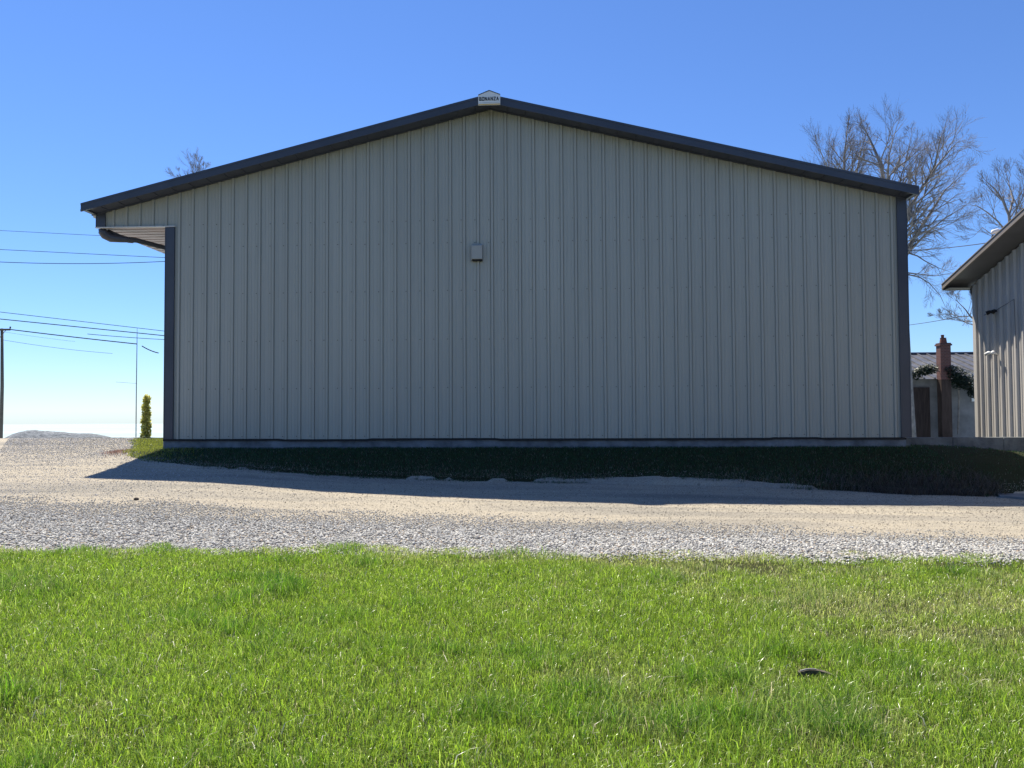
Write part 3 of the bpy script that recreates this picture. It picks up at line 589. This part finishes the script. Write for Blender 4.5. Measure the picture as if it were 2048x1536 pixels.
tree('bare_tree', (at(1800, 600, D).x, D, g0), 'widest bare tree with long spreading and drooping limbs between the two metal buildings', [
    (trunk(1800, 540, D, .30, .20), .2, 1.0),
    (pl(D, [(1800, 540), (1778, 420), (1762, 330), (1745, 290), (1728, 255)], .15, .02, 1.), 2.4, 1.5),
    (pl(D, [(1778, 420), (1775, 360), (1778, 310), (1790, 265)], .08, .015, -1.), 2.4, 1.3),
    (pl(D, [(1790, 460), (1795, 380), (1812, 320), (1822, 275)], .09, .015, 1.5), 2.4, 1.3),
    (pl(D, [(1795, 500), (1820, 415), (1845, 375), (1870, 330), (1880, 280)], .13, .02, -1.), 2.4, 1.4),
    (pl(D, [(1845, 375), (1875, 330), (1900, 300), (1920, 280)], .07, .012, 1.), 2.6, 1.2),
    (pl(D, [(1800, 520), (1840, 458), (1868, 415), (1890, 380), (1925, 350)], .10, .015, 1.), 2.3, 1.3),
    (pl(D, [(1814, 508), (1850, 470), (1885, 440), (1925, 415)], .06, .012, -1.5), 2.3, 1.2),
    (pl(D, [(1814, 505), (1835, 512), (1850, 522), (1875, 535), (1895, 542)], .045, .010, -1.), 2.2, 1.0),
    (pl(D, [(1810, 545), (1835, 548), (1870, 552), (1910, 545)], .04, .010, 1.), 2.2, 1.0),
    (pl(D, [(1812, 548), (1840, 555), (1858, 566), (1880, 590), (1890, 612)], .035, .008), 2.0, .8)], 2, .5, .0034, 12, .4, group='bare trees behind the buildings')
D = 24.
tree('bare_tree', (at(2022, 600, D).x, D, g0), 'bare tree whose forked trunk rises behind the roof of the right building', [
    (trunk(2022, 470, D, .16, .09), .2, .9),
    (pl(D, [(2022, 470), (2018, 430), (2005, 400), (1990, 378), (1976, 366)], .07, .012), 2.8, .9),
    (pl(D, [(2018, 430), (2026, 400), (2020, 375), (2014, 352)], .05, .01, .8), 2.8, .8),
    (pl(D, [(2012, 462), (1995, 442), (1975, 425), (1955, 412), (1940, 410)], .04, .009, -.5), 2.4, .8),
    (pl(D, [(2024, 450), (2034, 420), (2040, 395)], .03, .008), 2.6, .7),
    (pl(D, [(2005, 480), (1985, 470), (1965, 455), (1950, 470)], .03, .008, .5), 2.4, .8)], 2, .5, .0031, 13, .05, group='bare trees behind the buildings')
D = 22.
tree('bare_tree', (at(2000, 700, D).x, D, g0), 'low bare tree with one crooked limb reaching out left of the right building corner', [
    (trunk(1985, 680, D, .12, .07), .1, .6),
    (pl(D, [(1985, 680), (1955, 645), (1940, 632), (1930, 618), (1912, 600)], .05, .009), 2.6, .7),
    (pl(D, [(1940, 632), (1922, 634), (1900, 628), (1875, 630)], .022, .006), 2.4, .5),
    (pl(D, [(1940, 632), (1944, 615), (1948, 600)], .016, .006), 2.4, .4)], 2, .4, .0045, 14, group='bare trees behind the buildings')
D = 30.
tree('bare_tree', (at(2095, 500, D).x, D, g0), 'bare tree cut by the right frame edge above the roof', [
    (trunk(2095, 480, D, .22, .12), .2, 1.0),
    (pl(D, [(2095, 480), (2080, 420), (2068, 370), (2056, 335)], .09, .015), 2.4, 1.3),
    (pl(D, [(2095, 480), (2105, 400), (2110, 340), (2105, 290)], .09, .015), 2.0, 1.2)], 2, .5, .0034, 15, group='bare trees behind the buildings')
D = 60.
tree('bare_tree', (at(388, 500, D).x, D, -3.5), 'tiny faint bare tree top showing above the left slope of the roof', [
    (trunk(388, 430, D, .25, .14), .1, 1.0),
    (pl(D, [(388, 430), (391, 385), (394, 352), (390, 328)], .12, .015), 1.8, 1.6),
    (pl(D, [(390, 395), (402, 362), (406, 340)], .08, .012, 1.), 1.8, 1.3),
    (pl(D, [(389, 400), (374, 368), (362, 352)], .07, .012, -1.), 1.8, 1.3)], 2, .6, .008, 16)

# ------------------------------------------------------------------ poles and wires on the left
up = at(4, 657, 45); pole = thing('utility_pole', (up.x, 45, -3.8), 'tall dark wooden utility pole with crossarm at the left frame edge', 'pole')
pb = at(1, 870, 45)
MB().tube([(pb.x, 45, -4.2), ((pb.x+up.x)/2+.06, 45, (-2+up.z)/2), (up.x, 45, up.z)], [.12, .10, .08], 10).build('post', M['wood'], pole, True)
c0 = at(-14, 660, 45); c1 = at(22, 660, 45); MB().box((c0.x, 44.86, c0.z-.05), (c1.x, 44.96, c0.z+.06)).build('crossarm', M['wood'], pole)
for px in (-10, 20.5): p = at(px, 659, 44.9); MB().tube([(p.x, 44.9, c0.z+.06), (p.x, 44.9, c0.z+.14), (p.x, 44.9, c0.z+.19)], [.03, .05, .03], 8).build('insulator', M['wire'], pole)
for s in (-1, 1): MB().tube([(up.x, 44.85, up.z-.55), (up.x+s*.36, 44.85, up.z-.12)], .018, 6).build('brace', M['wood'], pole)
tp = at(274, 688, 45); tb_ = thing('thin_pole', (tp.x, 45, -3.8), 'thin grey pole standing between the utility pole and the building', 'pole')
MB().tube([(tp.x, 45, -4), (tp.x-.01, 45, at(274, 770, 45).z), (tp.x, 45, tp.z), (tp.x, 45, at(274, 656, 45).z)], [.035, .028, .022, .010], 8).build('post', M['galv'], tb_, True)
a0, a1 = at(232, 764, 45), at(274, 767, 45); MB().tube([a0, a1], .008, 6).build('arm', M['galv'], tb_)
def wire(px0, px1, D0, D1, r, label, sag=0., ext=True):
    a, b = at(*px0, D0), at(*px1, D1); pts = []
    lo, hi = (-.35, 1.) if ext else (0., 1.)
    for i in range(25):
        t = lo+(hi-lo)*i/24; p = a.lerp(b, t); p.z -= sag*4*t*(1-t); pts.append(p)
    return tag(MB().tube(pts, r, 6).build('overhead_wire', M['wire']), label, 'wire', 'overhead wires left of the building')
wire((0, 461), (330, 478), 34, 36, .010, 'topmost faint overhead wire, running behind the porch corner')
wire((0, 499), (345, 516), 34, 36, .013, 'second overhead wire from the top, meeting the corner under the porch ceiling')
wire((0, 524), (345, 522), 34, 36, .016, 'sagging overhead wire, third from the top', .10)
wire((0, 624), (345, 664), 40, 42, .017, 'fourth overhead wire from the top, uppermost of the lower bundle')
wire((0, 638), (345, 673), 40, 42, .026, 'thick overhead wire just below the fourth one, above the utility pole top')
wire((175, 668), (345, 680), 46, 50, .020, 'short overhead wire appearing right of mid-gap just above the thin pole', .03, False)
wire((21, 659), (274, 688), 45, 45, .034, 'thickest overhead wire strung from the crossarm to the thin pole', .02, False)
wire((284, 692), (317, 706), 44, 44, .032, 'short slack cable end hanging right of the thin pole', .05, False)
wire((7, 680), (225, 707), 45, 48, .011, 'lowest faint overhead wire starting on the utility pole shaft', .08, False)
wire((10, 664), (150, 683), 45, 48, .007, 'very faint wire just under the thickest one by the utility pole', .03, False)
def wire2(a, b, r, label, sag):
    pts = []
    for i in range(15): t = i/14; p = Vector(a).lerp(Vector(b), t); p.z -= sag*4*t*(1-t); pts.append(p)
    tag(MB().tube(pts, r, 6).build('service_cable', M['wire']), label, 'cable')
wire2(at(1986, 484, 14.7), at(1760, 493, 29), .009, 'service cable running from the right building roof edge to behind the big building', .12)
wire2(at(1925, 632, 27.5), at(1760, 656, 30), .010, 'lower thin cable crossing the gap above the brick chimney', .05)

# ------------------------------------------------------------------ low things at the far left
def mound(name, cx, cy, rx, ry, h, m, label, cat, base, seed, lo=0., ex=3., am=.25):
    V = []; F = []; nx, ny = 90, 24
    for j in range(ny+1):
        for i in range(nx+1):
            u = i/nx*2-1; v = j/ny*2-1; e = max(0., 1-(abs(u)**ex))*max(0., 1-v*v)
            V.append((cx+u*rx, cy+v*ry, base+h*e*(1-.35*lo*u)*(1-am+2*am*float(fbm(u*4+seed, v*2, seed)))+am*.3*float(fbm(u*24, v*9, seed+1))*e))
    for j in range(ny):
        for i in range(nx): a = j*(nx+1)+i; F.append((a, a+1, a+nx+2, a+nx+1))
    return tag(mesh_obj(name, V, F, m, smooth=True), label, cat)
L0, L1 = at(12, 870, 19.5), at(235, 870, 19.5)
mound('gravel_berm', (L0.x+L1.x)/2, 19.5, (L1.x-L0.x)/2, .8, .30, M['berm'], 'low blue-grey gravel berm at the back edge of the gravel lot, beside the utility pole', 'berm', -.86, 9, .9, 5., .10)
sp = at(292, 870, 18.0); sh_ = thing('narrow_shrub', (sp.x, 18., sp.z-.2), 'narrow upright yellow-green shrub beside the thin pole left of the building corner', 'shrub')
zt_ = at(292, 797, 18).z; cs = []
for i in range(9): z = sp.z+(zt_-sp.z)*i/8; cs.append(((sp.x+.012*(i % 3-1), 18., z), (.125-.05*(i/8)**2, .12, .10)))
leaf_cloud('foliage', cs, M['leaf2'], (.58, .56, .20), sh_, 2300, .034); MB().tube([(sp.x, 18, sp.z-.25), (sp.x, 18, zt_-.1)], [.02, .008], 6).build('stem', M['bark'], sh_)
st = at(272, 1027, 8.9); stb = MB().add([tuple(v*np.array([.034, .03, .02])*random.uniform(.85, 1.15)+np.array([st.x, 8.9, float(G(st.x, 8.9))+.012])) for v in ICO], [tuple(int(i) for i in f) for f in ICF])
tag(stb.build('loose_stone', M['stoneblock']), 'dark brown stone lying alone on the gravel at the left', 'stone')
# curved piece of bark in the lawn
bp = thing('bark_piece', (1.26, 3.86, -1.28), 'dark curved strip of bark with a pale top edge lying in the lawn', 'bark')
V = []; F = []; V2 = []; pz = float(G(1.26, 3.86)); n = 14
for i in range(n+1):
    t = i/n; X = 1.18+.165*t; hgt = .024+.010*sin(pi*t*.95)-.012*t; Y = 3.84+.03*sin(pi*t); V += [(X, Y-.006, pz), (X, Y-.010, pz+hgt), (X, Y+.012, pz+hgt+.002), (X, Y+.016, pz)]
for i in range(n):
    for k in range(3): a = 4*i+k; F.append((a, a+4, a+5, a+1))
mesh_obj('strip', V, F, M['barkpiece'], bp)
MB().tube([(V[4*i+1][0], V[4*i+1][1]+.009, V[4*i+1][2]+.003) for i in range(1, 9)], .0028, 6).build('pale_edge', M['barkedge'], bp)

# ------------------------------------------------------------------ light, sky, camera
SX, SY = .345, .505                                         # shadow shift per metre of drop: +X and -Y
el = math.atan(1/sqrt(SX*SX+SY*SY)); az = math.atan2(-SX, SY)       # azimuth from +Y towards +X
sd = Vector((-SX, SY, 1)).normalized()
sun = bpy.data.lights.new('sun', 'SUN'); sun.energy = 5.0; sun.angle = radians(.53); sun.color = (1., .93, .80)
so = bpy.data.objects.new('sun', sun); COL.objects.link(so); so.rotation_euler = sd.to_track_quat('Z', 'Y').to_euler(); so.location = (-10, 15, 30)
W = bpy.data.worlds.new('World'); S.world = W; W.use_nodes = True; nt = W.node_tree; bg = nt.nodes['Background']
sky = nt.nodes.new('ShaderNodeTexSky'); sky.sky_type = 'NISHITA'; sky.sun_disc = False; sky.sun_elevation = el; sky.sun_rotation = az
sky.air_density = 1.0; sky.dust_density = 0.; sky.ozone_density = 8.; sky.altitude = 0
tn = nt.nodes.new('ShaderNodeMix'); tn.data_type = 'RGBA'; tn.blend_type = 'MULTIPLY'; tn.inputs[0].default_value = 1.; tn.inputs[7].default_value = (.87, 1.0, 1.24, 1)
nt.links.new(sky.outputs[0], tn.inputs[6]); nt.links.new(tn.outputs[2], bg.inputs['Color']); bg.inputs['Strength'].default_value = .073
cam = bpy.data.cameras.new('camera'); co = bpy.data.objects.new('camera', cam); COL.objects.link(co); S.camera = co
cam.sensor_width = 36; cam.lens = FPX/2048*36; cam.clip_start = .05; cam.clip_end = 6000
from mathutils import Matrix
mt = Matrix((CR, CU, -CF)).transposed().to_4x4(); co.matrix_world = mt
for o in list(COL.objects):
    if o.parent is None: o.location.z += EYE
S.view_settings.view_transform = 'Standard'; S.view_settings.look = 'None'; S.view_settings.exposure = 0.85; S.view_settings.gamma = 1
S.render.engine = 'CYCLES'
